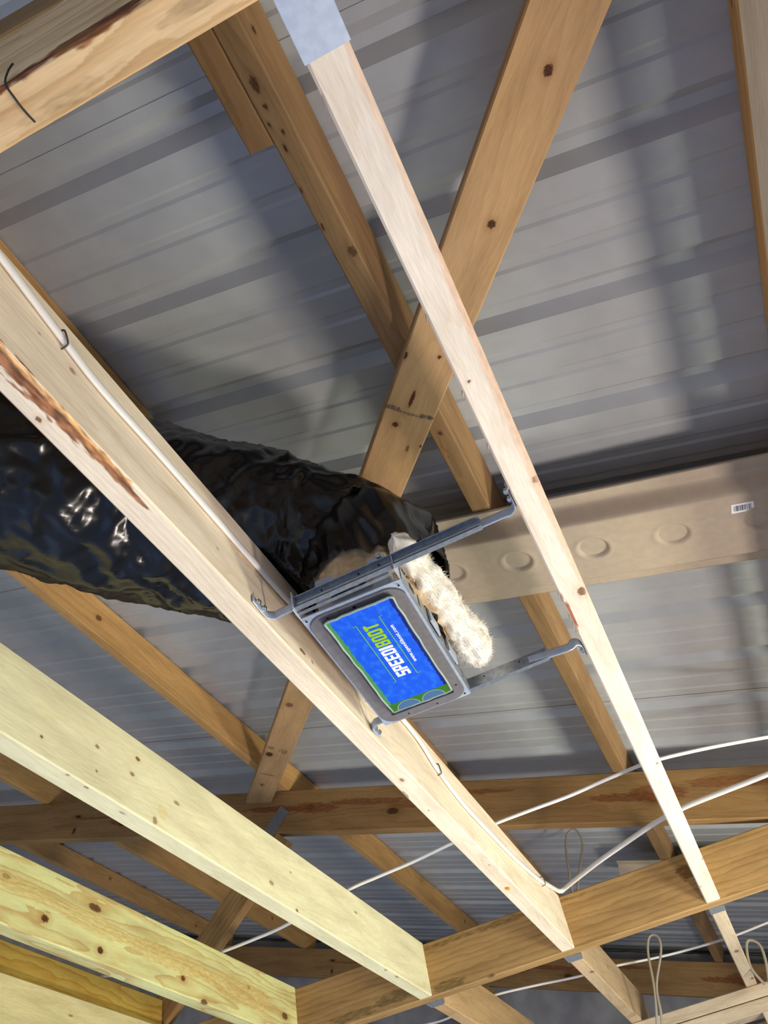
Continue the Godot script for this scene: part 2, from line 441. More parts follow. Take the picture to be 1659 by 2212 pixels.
func shell() -> void:
	var wallm := noisy(rgb(176, 172, 164), rgb(160, 156, 148), 1.2, 0.85)
	var conc := noisy(rgb(176, 173, 168), rgb(150, 147, 142), 0.8, 0.8)
	setting(slab(Vector3(-3.7, -LIFT - 0.12, -4.95), Vector3(1.35, -LIFT, 3.1)), "floor", conc, Vector3(-1.6, -LIFT - 0.12, -1))
	setting(slab(Vector3(1.18, -LIFT, -4.85), Vector3(1.3, 0.80, 3.0)), "wall_right", wallm, Vector3(1.24, -LIFT, -1))
	# gable behind the far truss, hung with grey plastic sheet in loose upright folds
	var s := Shape.new()
	var rows := []
	for a in 9:
		var row := PackedVector3Array()
		for b in 240:
			var x := -3.6 + 4.8 * b / 239.0
			var top := minf(HR - SLOPE * x - 0.02, 3.0)
			var y := lerpf(-LIFT, top, a / 8.0)
			row.append(Vector3(x, y, -4.78 + 0.025 * noise.get_noise_2d(x * 7.0, y * 1.2) + 0.012 * noise.get_noise_2d(x * 23.0 + 5.0, y * 3.0)))
		rows.append(row)
	s.skin(rows, false, 1.0, Vector2(6, 3))
	var sheet := noisy(rgb(168, 166, 168), rgb(146, 144, 147), 0.6, 0.35)
	box(s, Vector3(-1.2, 0.2, -4.88), Vector3(5.0, 4.3, 0.1))
	setting(s, "wall_far", sheet, Vector3(-1.7, -LIFT, -4.8))
	s = Shape.new()
	box(s, Vector3(-3.40, 0.2, 3.05), Vector3(0.6, 4.3, 0.1))
	box(s, Vector3(0.90, 0.2, 3.05), Vector3(0.8, 4.3, 0.1))
	box(s, Vector3(-1.30, 1.55, 3.05), Vector3(3.6, 1.5, 0.1))
	setting(s, "wall_near", wallm, Vector3(-1.7, -LIFT, 3.05))
	# wall on the left with the open vehicle door that lets the daylight in
	s = Shape.new()
	box(s, Vector3(-3.65, 0.2, -3.75), Vector3(0.1, 4.3, 2.2))
	box(s, Vector3(-3.65, 0.2, 2.25), Vector3(0.1, 4.3, 1.6))
	box(s, Vector3(-3.65, 1.55, -0.6), Vector3(0.1, 1.5, 4.1))
	setting(s, "wall_left", wallm, Vector3(-3.65, -LIFT, -1))
	# framed partition under the second bay: doubled top plate and studs
	var t := Node3D.new()
	t.name = "wall_partition"
	add_child(t)
	t.position = Vector3(0.2, 0, -3.34)
	t.set_meta("kind", "structure")
	for k in 2:
		s = Shape.new()
		board(s, Vector3(-0.60, 0.671 - 0.0405 * k, -3.385), Vector3.RIGHT, Vector3.BACK, Vector3.UP, 1.75, 0.089, 0.038, Vector2(2.4, 0.18), 0.4 * k)
		put(s, "top_plate", M.gen, t)
	for x in [-0.55, -0.005, 0.40, 0.81]:
		s = Shape.new()
		board(s, Vector3(x, -LIFT + 0.038, -3.385), Vector3.UP, Vector3.BACK, Vector3.RIGHT, LIFT + 0.628 - 0.036, 0.089, 0.038, Vector2(2.4, 0.18))
		put(s, "stud", M.gen, t)
	s = Shape.new()
	board(s, Vector3(-0.60, -LIFT, -3.385), Vector3.RIGHT, Vector3.BACK, Vector3.UP, 1.75, 0.089, 0.038, Vector2(2.4, 0.18))
	put(s, "bottom_plate", M.gen, t)

func on_roof(x: float, up: float, z: float, H := HR) -> Vector3:
	return Vector3(x + SN * up, H - SLOPE * x + CS * up, z)

func roof_sheets() -> void:
	var t := Node3D.new()
	t.name = "ceiling"
	add_child(t)
	t.position = Vector3(-1.6, LIFT + HR, -1)
	t.set_meta("kind", "structure")
	# steel sheets three feet wide: a high rib every nine inches, two low ones between
	var seam := -0.271
	var w := 0.9235
	var pitch := w / 4.0
	for k in range(-4, 5):
		var z0 := seam - w * k
		if z0 > 3.3 or z0 < -5.0: continue
		var prof := PackedVector2Array()
		prof.append(Vector2(0.018, -0.0012))
		for r in 4:
			var zr := -pitch * r
			prof.append(Vector2(zr, 0.0 if r > 0 else -0.0012))
			prof.append(Vector2(zr - 0.019, 0.019)); prof.append(Vector2(zr - 0.036, 0.019))
			prof.append(Vector2(zr - 0.055, 0.0))
			for q in [0.098, 0.160]:
				prof.append(Vector2(zr - q, 0.0)); prof.append(Vector2(zr - q - 0.006, 0.0028))
				prof.append(Vector2(zr - q - 0.018, 0.0028)); prof.append(Vector2(zr - q - 0.024, 0.0))
		prof.append(Vector2(-w, 0.0))
		var s := Shape.new()
		for layer in 2:
			for q in prof.size() - 1:
				var a := prof[q]
				var b := prof[q + 1]
				var up := 0.0012 * layer
				var A := on_roof(-3.74, a.y + up, z0 + a.x)
				var B := on_roof(-3.74, b.y + up, z0 + b.x)
				var C := on_roof(1.32, b.y + up, z0 + b.x)
				var D := on_roof(1.32, a.y + up, z0 + a.x)
				var nn := (B - A).cross(D - A).normalized()
				if nn.y > 0.0: nn = -nn
				if layer == 1: nn = -nn
				s.quad(A, B, C, D, nn, Vector2(0, a.x), Vector2(0, b.x), Vector2(4, b.x), Vector2(4, a.x))
		put(s, "metal_panel", M.roof, t)

func joist(x0: float, z0: float, z1: float, mat: Material, label: String, group: String, tex := Vector2(2.25, 0.178), y0 := JY, h := 0.14, s0 := 0.0) -> MeshInstance3D:
	var s := Shape.new()
	board(s, Vector3(x0, y0, z0), Vector3.FORWARD, Vector3.RIGHT, Vector3.UP, z0 - z1, 0.038, h, tex, s0)
	return single(s, "ceiling_joist", mat, Vector3(x0 + 0.019, y0, (z0 + z1) * 0.5), label, "joist", group)

func joists() -> void:
	var g := "ceiling joists of the near bay"
	var sp := Shape.new()
	board(sp, Vector3(-0.019, JY, -0.1215), Vector3.FORWARD, Vector3.RIGHT, Vector3.UP, 2.2475, 0.038, 0.14, Vector2(2.25, 0.178))
	for q in [[-0.205, 0.012], [-0.43, 0.010], [-0.535, 0.006], [-0.62, 0.007], [-0.695, 0.006], [-0.93, 0.010], [-0.99, 0.022], [-1.01, 0.016], [-1.03, 0.010]]:
		var a := Vector3(-0.019, JY + 0.004, q[0])
		var e: Vector3 = a + Vector3(-0.0035, -0.003, -q[1])
		sp.tri(a, a + Vector3(0.002, -0.004, q[1] * 0.6), e, Vector3(-0.5, -0.8, 0).normalized(), Vector2(0.3, 0.1), Vector2(0.3, 0.12), Vector2(0.32, 0.1))
		sp.tri(a, a + Vector3(0.0, 0.003, q[1] * 0.6), e, Vector3(-0.9, 0.2, 0).normalized(), Vector2(0.3, 0.1), Vector2(0.3, 0.12), Vector2(0.32, 0.1))
	single(sp, "ceiling_joist", M.d, Vector3(0, JY, -1.24), "pale narrow joist running from the shiny metal hanger past the right of the boot", "joist", g)
	joist(-0.423, -0.1215, -2.369, M.c, "pale joist carrying a stapled white cable, reddish bark streak along its lower edge", g)
	joist(-0.845, -0.1215, -2.369, M.b, "wide smooth yellowish joist next left below the cable joist", g)
	joist(-1.266, -0.1215, -2.369, M.a, "yellow knotty joist with swirling brown grain near the lower left corner", g)
	joist(-1.696, -0.1215, -2.369, tinted(M.b, Color(0.98, 0.95, 0.86)), "pale joist face cut by the very bottom left corner of the photo", g)
	joist(-1.736, -0.1215, -2.369, tinted(M.a, Color(1.0, 0.88, 0.62)), "taller golden yellow board standing behind the joist in the bottom left corner", g, Vector2(2.25, 0.28), JY, 0.235)
	joist(0.381, -0.1215, -2.369, tinted(M.b, Color(1.0, 0.96, 1.0)), "pale joist just entering the frame at the top right edge", g)
	joist(0.4195, -0.1215, -2.369, tinted(M.b, Color(0.96, 0.92, 0.94)), "unseen second ply added to the top right edge joist to shade the roof", g)  # unseen ply, added to block lamp light from a roof strip
	var g2 := "joist ends beyond the second truss"
	joist(-0.019, -2.4125, -3.6, M.gen, "short pale joist beyond the truss in line with the hanger joist, at the lower right", g2, Vector2(2.4, 0.18), JY, 0.14, 0.1)
	joist(-0.428, -2.4125, -3.6, tinted(M.gen, Color(0.98, 0.94, 0.88)), "short joist with a dark knot beyond the truss, continuing the cable joist", g2, Vector2(2.4, 0.18), JY, 0.14, 0.7)
	joist(-0.845, -2.4125, -3.6, tinted(M.gen, Color(0.96, 0.88, 0.76)), "tan joist stub showing under the truss at the bottom edge of the photo", g2, Vector2(2.4, 0.18), JY, 0.14, 1.2)

func purlin(x: float, z0: float, z1: float, mat: Material, label: String, tex := Vector2(5.6, 0.127), s0 := 0.0, shift := 0.0) -> void:
	var s := Shape.new()
	# x is the lower right corner; the lower face runs up the slope to the left of it
	var left := Vector3(x - 0.038 * CS, HP - SLOPE * x + 0.038 * SN, z0)
	board(s, left + Vector3(SN, CS, 0) * shift, Vector3.FORWARD, Vector3(CS, -SN, 0), Vector3(SN, CS, 0), z0 - z1, 0.038, 0.089, tex, s0)
	single(s, "roof_purlin", mat, Vector3(x - 0.018, HP - SLOPE * x, (z0 + z1) * 0.5), label, "purlin", "purlins under the metal roof")

func purlins() -> void:
	purlin(-0.078, 0.25, -4.7, M.p1, "brown purlin with dark specks crossing behind the hanger joist and the diagonal brace")
	purlin(-0.078 - 0.0385 * CS, 2.9, -0.34, tinted(M.p1, Color(1.03, 1.0, 0.96)), "short lapped purlin end with a square cut beside the speckled purlin", Vector2(5.6, 0.127), 1.4, 0.0)
	purlin(-0.643, 2.9, -4.7, M.p, "golden purlin mostly hidden behind the cable joist")
	purlin(-1.193, 2.9, -4.7, M.p, "orange purlin left below the black duct, crossed by the far end of the brace", Vector2(5.6, 0.127), 0.0)
	purlin(-1.74, 2.9, -4.7, M.p, "purlin hidden behind the wide smooth yellowish joist", Vector2(5.6, 0.127), 1.1)
	purlin(-2.29, 2.9, -4.7, M.p, "shaded purlin at the left edge, just below the wide yellowish joist")
	purlin(-2.87, 2.9, -4.7, M.p, "shaded brown purlin just above the knotty yellow joist at the left", Vector2(5.6, 0.127), 0.7)
	purlin(-3.43, 2.9, -4.7, M.p, "purlin high up behind the knotty yellow joist", Vector2(5.6, 0.127), 0.4)
	purlin(0.461, 2.9, -4.7, M.p, "thin brown strip of purlin along the joist at the top right edge", Vector2(5.6, 0.127), 0.9)

func rafter(t: Node3D, z: float, mat: Material) -> void:
	var s := Shape.new()
	var x0 := -3.58
	board(s, Vector3(x0, 0.933 - SLOPE * x0, z - 0.04), Vector3(CS, -SN, 0), Vector3.BACK, Vector3(SN, CS, 0), 4.92, 0.04, 0.1485, Vector2(6.0, 0.19), 0.97 / CS)
	put(s, "top_chord", mat, t)

func trusses() -> void:
	# first truss, almost overhead; its bottom chord leans a little
	var t := thing("roof_truss", Vector3(-1.2, JY, -0.10), "weathered truss beam with bark stains and a bent wire across the top left corner", "truss", "roof trusses")
	var s := Shape.new()
	var roll := 0.105
	board(s, Vector3(-3.5, 0.714, -0.1205), Vector3.RIGHT, Vector3(0, -sin(roll), cos(roll)), Vector3(0, cos(roll), sin(roll)), 4.5, 0.038, 0.14, Vector2(4.6, 0.178))
	put(s, "bottom_chord", M.t1, t)
	rafter(t, -0.08, M.tc)
	# second truss
	t = thing("roof_truss", Vector3(-1.2, JY, -2.39), "golden truss crossing the lower right, its orange top beam running level behind the joists", "truss", "roof trusses")
	s = Shape.new()
	board(s, Vector3(-3.5, 0.708, -2.411), Vector3.RIGHT, Vector3.BACK, Vector3.UP, 4.5, 0.041, 0.138, Vector2(4.6, 0.178))
	put(s, "bottom_chord", M.t2, t)
	rafter(t, -2.37, M.tc)
	s = Shape.new()
	var d := Vector3(-0.745, -0.667, 0)
	var w := Vector3(-0.667, 0.745, 0)
	board(s, Vector3(-1.214, 1.300, -2.41), d, Vector3(0, 0, 1), w, 0.66, 0.036, 0.089, Vector2(2.4, 0.18))
	put(s, "web", M.t2, t)
	s = Shape.new()
	box(s, Vector3(-1.263, 1.372, -2.3685), Vector3(0.13, 0.0018, 0.045), Basis(d, Vector3(0, 0, 1), w))
	var teeth := put(s, "nail_plate", M.dull, t)
	for k in 18:
		s = Shape.new()
		box(s, Vector3(-1.263, 1.372, -2.3671) + d * ((k / 3) * 0.019 - 0.05) + w * ((k % 3) * 0.013 - 0.013), Vector3(0.008, 0.0012, 0.003), Basis(d, Vector3(0, 0, 1), w))
		put(s, "tooth", M.dull, teeth)
	# third truss against the gable
	t = thing("roof_truss", Vector3(-1.2, JY, -4.64), "dark brown truss beam in shadow behind the others, in front of grey plastic", "truss", "roof trusses")
	rafter(t, -4.60, M.tc)
	s = Shape.new()
	board(s, Vector3(-3.5, 0.708, -4.641), Vector3.RIGHT, Vector3.BACK, Vector3.UP, 4.5, 0.041, 0.138, Vector2(4.6, 0.178))
	put(s, "bottom_chord", M.t2, t)
	s = Shape.new()
	board(s, Vector3(-1.214, 1.300, -4.64), d, Vector3(0, 0, 1), w, 0.66, 0.036, 0.089, Vector2(2.4, 0.18))
	put(s, "web", M.t2, t)

func brace() -> void:
	var s := Shape.new()
	var d := Vector3(-0.59562, 0.19432, -0.77941).normalized()
	var w := Vector3(0.74097, -0.24175, -0.62652).normalized()
	var o := Vector3(0.218, 0.976, -0.291) - d * 0.205
	board(s, o + Vector3(SN, CS, 0) * 0.0, d, w, Vector3(SN, CS, 0), 2.868, 0.086, 0.0385, Vector2(2.9, 0.127), 0.008)
	single(s, "diagonal_brace", M.x, Vector3(-0.55, 1.2, -1.3), "wide tan board crossing diagonally under the purlins, black pencil bar across it", "brace")

# ---- foam vent baffles ---------------------------------------------------------------------------------------------
func baffle_drop(q: float, x: float, dents: Array) -> float:
	var d := 0.0
	d = smoothstep(0.028, 0.052, q) * (1.0 - smoothstep(0.222, 0.229, q)) * 0.034
	for c in dents:
		var r := sqrt(pow((x - c) / 0.029, 2.0) + pow((q - 0.126) / 0.031, 2.0))
		d -= 0.010 * (1.0 - smoothstep(0.66, 1.0, r))
		d += 0.0016 * exp(-pow((r - 1.12) / 0.12, 2.0))
	if q > 0.16 and q < 0.205:
		d += 0.0012 * maxf(0.0, noise.get_noise_2d(x * 60.0, q * 110.0))
	return -d

func baffle(x0: float, x1: float, z0: float, skew: float, dents: Array, label: String, cols: int) -> Node3D:
	var mid := Vector3((x0 + x1) * 0.5, HP - SLOPE * (x0 + x1) * 0.5, z0 - 0.14)
	var t := thing("vent_baffle", mid, label, "vent baffle", "foam baffles under the purlins")
	var s := Shape.new()
	var across := 84
	var rows := []
	for a in cols + 1:
		var x := lerpf(x0, x1, float(a) / cols)
		var row := PackedVector3Array()
		for b in across + 1:
			var q := 0.29 * b / across
			row.append(on_roof(x, baffle_drop(q, x, dents) - 0.0065, z0 - q + skew * x, HP))
		for b in across + 1:
			var q := 0.29 * (across - b) / across
			row.append(on_roof(x, baffle_drop(q, x, []) - 0.0015, z0 - q + skew * x, HP))
		rows.append(row)
	s.skin(rows, true, -1.0)
	for e in [0, cols]:
		for b in across:
			var m: int = across * 2 + 1
			s.quad(rows[e][b], rows[e][b + 1], rows[e][m - b - 1], rows[e][m - b], Vector3(-1 if e == 0 else 1, 0, 0))
	put(s, "panel", M.foam, t)
	return t

func baffles() -> void:
	var t := baffle(-0.335, 0.86, -1.120, 0.021, [-0.200, -0.062, 0.083, 0.225, 0.370, 0.512, 0.654, 0.796], "cream foam vent panel with round dents and a barcode sticker, behind the boot", 300)
	var im := Image.create(96, 56, false, Image.FORMAT_RGB8)
	im.fill(Color(0.93, 0.93, 0.94))
	var rng := RandomNumberGenerator.new()
	rng.seed = 4
	var px := 10
	while px < 84:
		var wd := rng.randi_range(1, 3)
		im.fill_rect(Rect2i(px, 10, wd, 34), Color(0.16, 0.15, 0.2))
		px += wd + rng.randi_range(1, 3)
	var m := plain(Color.WHITE, 0.4)
	m.albedo_texture = ImageTexture.create_from_image(im)
	var s := Shape.new()
	var q := []
	for c in [[0.327, -1.186], [0.362, -1.185], [0.361, -1.209], [0.325, -1.2105]]:
		q.append(on_roof(c[0], -0.0412, c[1], HP))
	s.quad(q[0], q[1], q[2], q[3], Vector3(-SN, -CS, 0), Vector2(0, 0), Vector2(1, 0), Vector2(1, 1), Vector2(0, 1))
	for k in 4:
		var a: Vector3 = q[k]
		var b: Vector3 = q[(k + 1) % 4]
		var up := Vector3(SN, CS, 0) * 0.0006
		s.quad(a, b, b + up, a + up, ((a + b) * 0.5 - (q[0] + q[2]) * 0.5).normalized())
	put(s, "barcode_sticker", m, t).set_meta("label", "small white sticker with a barcode")
	baffle(-0.262, 0.86, -3.14, 0.0, [-0.12, 0.02, 0.16], "corner of a second cream foam panel showing above the second truss", 60)

# ---- black flexible duct ----------------------------------------------------------------------------------------
func duct() -> void:
	var t := thing("flexible_duct", Vector3(-0.42, 0.855, -0.75), "black plastic wrapped insulated duct draped over the cable joist to the boot", "duct")
	var path := rounded([Vector3(-0.270, 0.822, -0.884), Vector3(-0.272, 0.875, -0.882), Vector3(-0.290, 0.915, -0.89), Vector3(-0.385, 0.958, -0.845), Vector3(-0.560, 0.985, -0.672), Vector3(-0.742, 1.0, -0.415), Vector3(-0.965, 1.02, -0.05), Vector3(-1.3, 1.05, 0.35)], 300)
	var rid := FastNoiseLite.new()
	rid.seed = 12; rid.frequency = 1.0; rid.fractal_type = FastNoiseLite.FRACTAL_RIDGED; rid.fractal_octaves = 2
	var m := path.size()
	var sides := 150
	var rows := []
	var x := Vector3(0.7, 0, 0.7)
	for k in m:
		var d := (path[mini(k + 1, m - 1)] - path[maxi(k - 1, 0)]).normalized()
		x = (x - d * x.dot(d)).normalized()
		var y := d.cross(x).normalized()
		var f := float(k) / (m - 1)
		var ra := lerpf(0.114, 0.145, smoothstep(0.0, 0.16, f))
		var row := PackedVector3Array()
		for q in sides:
			var an := TAU * q / sides
			var dir := x * cos(an) + y * sin(an)
			var r := ra * (1.0 - 0.07 * absf(dir.y))
			var P := path[k] + dir * r
			# loose film: big sags, creases along the run, fine crinkles
			var sag := noise.get_noise_3d(P.x * 9.0, P.y * 9.0, P.z * 9.0) * 0.009
			var cre := rid.get_noise_3d(f * 22.0 + 0.6 * sin(an * 2.0 + 1.0), cos(an) * 1.5, sin(an) * 1.5) * 0.0065
			var fine := rid.get_noise_3d(f * 70.0 + sin(an * 3.0), cos(an) * 5.0, sin(an) * 5.0) * 0.0016
			var band := -0.006 * exp(-pow((f - 0.05) / 0.012, 2.0))
			P += dir * (sag + cre + fine + band)
			if k < 6:
				P += -d * (6 - k) / 6.0 * (0.010 + 0.022 * noise.get_noise_2d(cos(an) * 3.0 + 4.0, sin(an) * 3.0)) + dir * 0.006 * noise.get_noise_2d(an * 4.0, 3.0)
			# it sags to either side of the joist that carries it
			P.y = maxf(P.y, 0.854 - maxf(0.0, absf(P.x + 0.404) - 0.022) * 1.3)
			row.append(P)
		rows.append(row)
	var s := Shape.new()
	s.skin(rows, true, -1.0)
	put(s, "jacket", M.jacket, t).set_meta("label", "crinkled glossy black plastic jacket")
	# torn glass wool between the jacket and the box
	s = Shape.new()
	rows = []
	for k in 26:
		var f := k / 25.0
		var row := PackedVector3Array()
		for q in 110:
			var an := TAU * q / 110.0
			var rx := lerpf(0.080, 0.090, f)
			var rz := lerpf(0.136, 0.098, f)
			var c := Vector3(-0.274, lerpf(0.738, 0.87, f), lerpf(-0.905, -0.882, f))
			var dir := Vector3(cos(an) * rx, 0, sin(an) * rz)
			var P := c + dir
			var nn := noise.get_noise_3d(P.x * 26.0, P.y * 30.0, P.z * 26.0) * 0.010 + noise.get_noise_3d(P.x * 90.0, P.y * 90.0, P.z * 90.0) * 0.004
			P += dir.normalized() * nn
			row.append(P)
		rows.append(row)
	s.skin(rows, true, 1.0)
	put(s, "insulation", M.shaded_wool, t).set_meta("label", "glass wool under the jacket, its shade put into a tan colour")
	# a loose flap of it hanging out on the right
	s = Shape.new()
	var fp := rounded([Vector3(-0.196, 0.800, -0.770), Vector3(-0.186, 0.786, -0.83), Vector3(-0.181, 0.775, -0.90), Vector3(-0.177, 0.766, -0.97), Vector3(-0.173, 0.762, -1.03), Vector3(-0.176, 0.756, -1.07)], 60)
	rows = []
	for k in fp.size():
		var f := float(k) / (fp.size() - 1)
		var wd := (0.016 + 0.008 * sin(f * 3.0) + 0.010 * smoothstep(0.6, 0.85, f)) * (1.0 - pow(f, 14.0)) * smoothstep(0.0, 0.10, f)
		var row := PackedVector3Array()
		for q in 40:
			var an := TAU * q / 40.0
			var P := fp[k] + Vector3(cos(an) * wd, sin(an) * wd * 1.25, 0)
			P += Vector3(cos(an), sin(an), 0) * (noise.get_noise_3d(P.x * 50.0, P.y * 50.0, P.z * 34.0) * 0.008 + noise.get_noise_3d(P.x * 130.0, P.y * 130.0, P.z * 130.0) * 0.0035)
			row.append(P)
		rows.append(row)
	s.skin(rows, true, 1.0)
	var rng := RandomNumberGenerator.new()
	rng.seed = 9
	for k in 2600:
		var q := rng.randi_range(10, 60)
		var an := rng.randf_range(0, TAU)
		var a: Vector3 = rows[q][int(an / TAU * 40.0) % 40]
		var dir := (Vector3(cos(an), sin(an), rng.randf_range(-1.0, 0.4)) + (Vector3(0, -0.6, -1.6) if q > 52 else Vector3.ZERO)).normalized()
		var e := a + dir * rng.randf_range(0.003, 0.009)
		var sd := dir.cross(Vector3(rng.randf() - 0.5, rng.randf() - 0.5, rng.randf() - 0.5)).normalized() * 0.00045
		s.tri(a - sd - dir * 0.002, a + sd - dir * 0.002, e, sd.cross(dir).normalized())
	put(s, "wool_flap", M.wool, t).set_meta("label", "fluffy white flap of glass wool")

# ---- register boot between the joists ---------------------------------------------------------------------------
const BO := Vector3(-0.276, 0.0, -0.913)
const BR := Vector3(0.9992, 0, -0.0395)      # across the boot, to the right
const BF := Vector3(-0.0395, 0, -0.9992)     # along the boot, away from the lens
func bp(a: float, b: float, y: float) -> Vector3:
	return BO + BR * a + BF * b + Vector3(0, y, 0)

func ring_pts(hw: float, hl: float, r: float, n: int) -> PackedVector2Array:
	var out := PackedVector2Array()
	for c in 4:
		var cx: float = (hw - r) * [1, -1, -1, 1][c]
		var cy: float = (hl - r) * [1, 1, -1, -1][c]
		for k in n:
			var an := PI * 0.5 * (c + float(k) / (n - 1))
			out.append(Vector2(cx + cos(an) * r, cy + sin(an) * r))
	return out

func ring_plate(s: Shape, outer: PackedVector2Array, inner: PackedVector2Array, y0: float, y1: float, oa := Vector2.ZERO) -> void:
	var n := outer.size()
	for k in n:
		var k2 := (k + 1) % n
		var a := bp(outer[k].x, outer[k].y, y0)
		var b := bp(outer[k2].x, outer[k2].y, y0)
		var c := bp(inner[k2].x + oa.x, inner[k2].y + oa.y, y0)
		var d := bp(inner[k].x + oa.x, inner[k].y + oa.y, y0)
		var up := Vector3(0, y1 - y0, 0)
		s.quad(a, b, c, d, Vector3.DOWN)
		s.quad(a + up, b + up, c + up, d + up, Vector3.UP)
		if (b - a).length() > 1e-6:
			s.quad(a, b, b + up, a + up, ((a + b) * 0.5 - bp(0, 0, y0)).normalized())
		if (c - d).length() > 1e-6:
			s.quad(d, c, c + up, d + up, -((c + d) * 0.5 - bp(0, 0, y0)).normalized())

func boot() -> void:
	var bas := Basis(BF, BR, Vector3.UP)      # box sizes: along, across, high
	var t := thing("register_boot", bp(0, 0, 0.694), "grey sheet metal register boot with a blue printed cover hung between two joists", "register boot")
	var s := Shape.new()
	ring_plate(s, ring_pts(0.0735, 0.1535, 0.003, 6), ring_pts(0.053, 0.1295, 0.003, 6), 0.7075, 0.7095)
	put(s, "mounting_plate", M.zinc, t)
	s = Shape.new()
	ring_plate(s, ring_pts(0.0695, 0.148, 0.024, 12), ring_pts(0.053, 0.1295, 0.004, 12), 0.7045, 0.7075)
	var fl := put(s, "flange", M.flange, t)
	fl.set_meta("label", "matt grey flange with rounded corners")
	for c in [[-0.040, -0.139], [0.066, 0.142], [0.0675, -0.1465], [-0.067, -0.148], [0.02, 0.141], [-0.028, 0.1395], [0.0612, 0.112], [0.0, -0.1395]]:
		s = Shape.new()
		var big: float = 0.0026 if c[1] == -0.1395 else 0.0016
		cyl(s, bp(c[0], c[1], 0.7040), bp(c[0], c[1], 0.7050), big, 10)
		put(s, "screw_hole", M.black, fl)
	s = Shape.new()
	for w in [[0.0, -0.130, 0.106, 0.0014], [0.0, 0.130, 0.106, 0.0014]]:
		box(s, bp(w[0], w[1], 0.745), Vector3(w[3], w[2], 0.078), bas)
	for a in [-0.0535, 0.0535]:
		box(s, bp(a, 0, 0.745), Vector3(0.26, 0.0014, 0.078), bas)
	box(s, bp(0, 0, 0.7845), Vector3(0.262, 0.108, 0.0014), bas)
	put(s, "throat", M.zinc, t)
	# folded edge on the right with its punched tabs
	s = Shape.new()
	box(s, bp(0.0742, 0, 0.7120), Vector3(0.305, 0.0014, 0.009), bas)
	put(s, "side_rail", M.steel, t)
	for g in [[-0.118, 0.066, 0.016, 0.0], [-0.060, 0.034, 0.024, 0.0], [-0.022, 0.040, 0.021, 0.003], [0.020, 0.036, 0.024, 0.0], [0.058, 0.040, 0.021, 0.003], [0.096, 0.030, 0.023, 0.0], [0.132, 0.034, 0.017, 0.0]]:
		s = Shape.new()
		box(s, bp(0.0748 + g[3], g[0], 0.7145 + g[2] * 0.5), Vector3(g[1], 0.0012 + g[3] * 0.6, g[2]), bas, 0.0004)
		put(s, "tab", M.steel if g[3] == 0.0 else M.zinc, t)
	for g in [-0.108, -0.003, 0.078]:  # black pieces standing in for the shade inside the punched openings
		s = Shape.new()
		box(s, bp(0.0757, g, 0.7255), Vector3(0.016, 0.0006, 0.010), bas)
		put(s, "slot_shade", M.black, t)
	# printed cover, standing a little below the flange
	var cm := plain(Color.WHITE, 0.42)
	cm.albedo_texture = ImageTexture.create_from_image(cover_print())
	var ca := 0.005
	var cb := -0.0178
	s = Shape.new()
	var yy := 0.694
	s.quad(bp(ca - 0.0485, cb - 0.124, yy), bp(ca + 0.0485, cb - 0.124, yy), bp(ca + 0.0485, cb + 0.124, yy), bp(ca - 0.0485, cb + 0.124, yy), Vector3.DOWN, Vector2(0, 0), Vector2(1, 0), Vector2(1, 1), Vector2(0, 1))
	var cover := put(s, "cover_card", cm, t)
	cover.set_meta("label", "bright blue printed cover with green edges")
	s = Shape.new()
	for e in 4:
		var c0 := Vector2(ca, cb) + Vector2([-0.0485, 0.0485, 0.0485, -0.0485][e], [-0.124, -0.124, 0.124, 0.124][e])
		var c1 := Vector2(ca, cb) + Vector2([0.0485, 0.0485, -0.0485, -0.0485][e], [-0.124, 0.124, 0.124, -0.124][e])
		# sides flare out up to the opening of the flange
		var d0 := Vector2([-0.053, 0.053, 0.053, -0.053][e], [-0.1295, -0.1295, 0.1295, 0.1295][e])
		var d1 := Vector2([0.053, 0.053, -0.053, -0.053][e], [-0.1295, 0.1295, 0.1295, -0.1295][e])
		var mid := (c0 + c1) * 0.5
		s.quad(bp(c0.x, c0.y, yy), bp(c1.x, c1.y, yy), bp(d1.x, d1.y, 0.7075), bp(d0.x, d0.y, 0.7075), (bp(mid.x, mid.y, 0) - bp(ca, cb, 0)).normalized())
	put(s, "cover_side", noisy(rgb(126, 128, 124), rgb(92, 94, 92), 30.0, 0.3, 0.4), cover)
	# crumpled clear film round its edge
	var film := plain(Color(0.82, 0.90, 0.84, 0.5), 0.08)
	film.transparency = BaseMaterial3D.TRANSPARENCY_ALPHA
	var path := PackedVector3Array()
	var rp := ring_pts(0.0492, 0.1247, 0.003, 3)
	for k in rp.size():
		for j in 12:
			var q := rp[k].lerp(rp[(k + 1) % rp.size()], j / 12.0)
			var P := bp(ca + q.x, cb + q.y, yy + 0.0005)
			P += Vector3(noise.get_noise_2d(P.z * 190.0, P.x * 120.0), noise.get_noise_2d(P.z * 160.0 + 8.0, P.x * 120.0) * 0.8, 0) * 0.0022
			path.append(P)
	path.append(path[0])
	s = Shape.new()
	tube(s, path, 0.0016, 0.0019, Vector3.UP, 7, false)
	put(s, "plastic_film", film, cover)
	# lettering
	var white := plain(rgb(244, 246, 248), 0.35)
	var green := plain(rgb(150, 196, 30), 0.35)
	block_letters(cover, "SPEEDI", white, 0.0265, -0.0505, -0.0036, 0.0172)
	block_letters(cover, "BOOT", green, -0.0535, -0.1075, -0.0036, 0.0176)
	letters(cover, "www.speediboot.com", white, 0.0050, -0.0895, 0.0290, 0.0362)
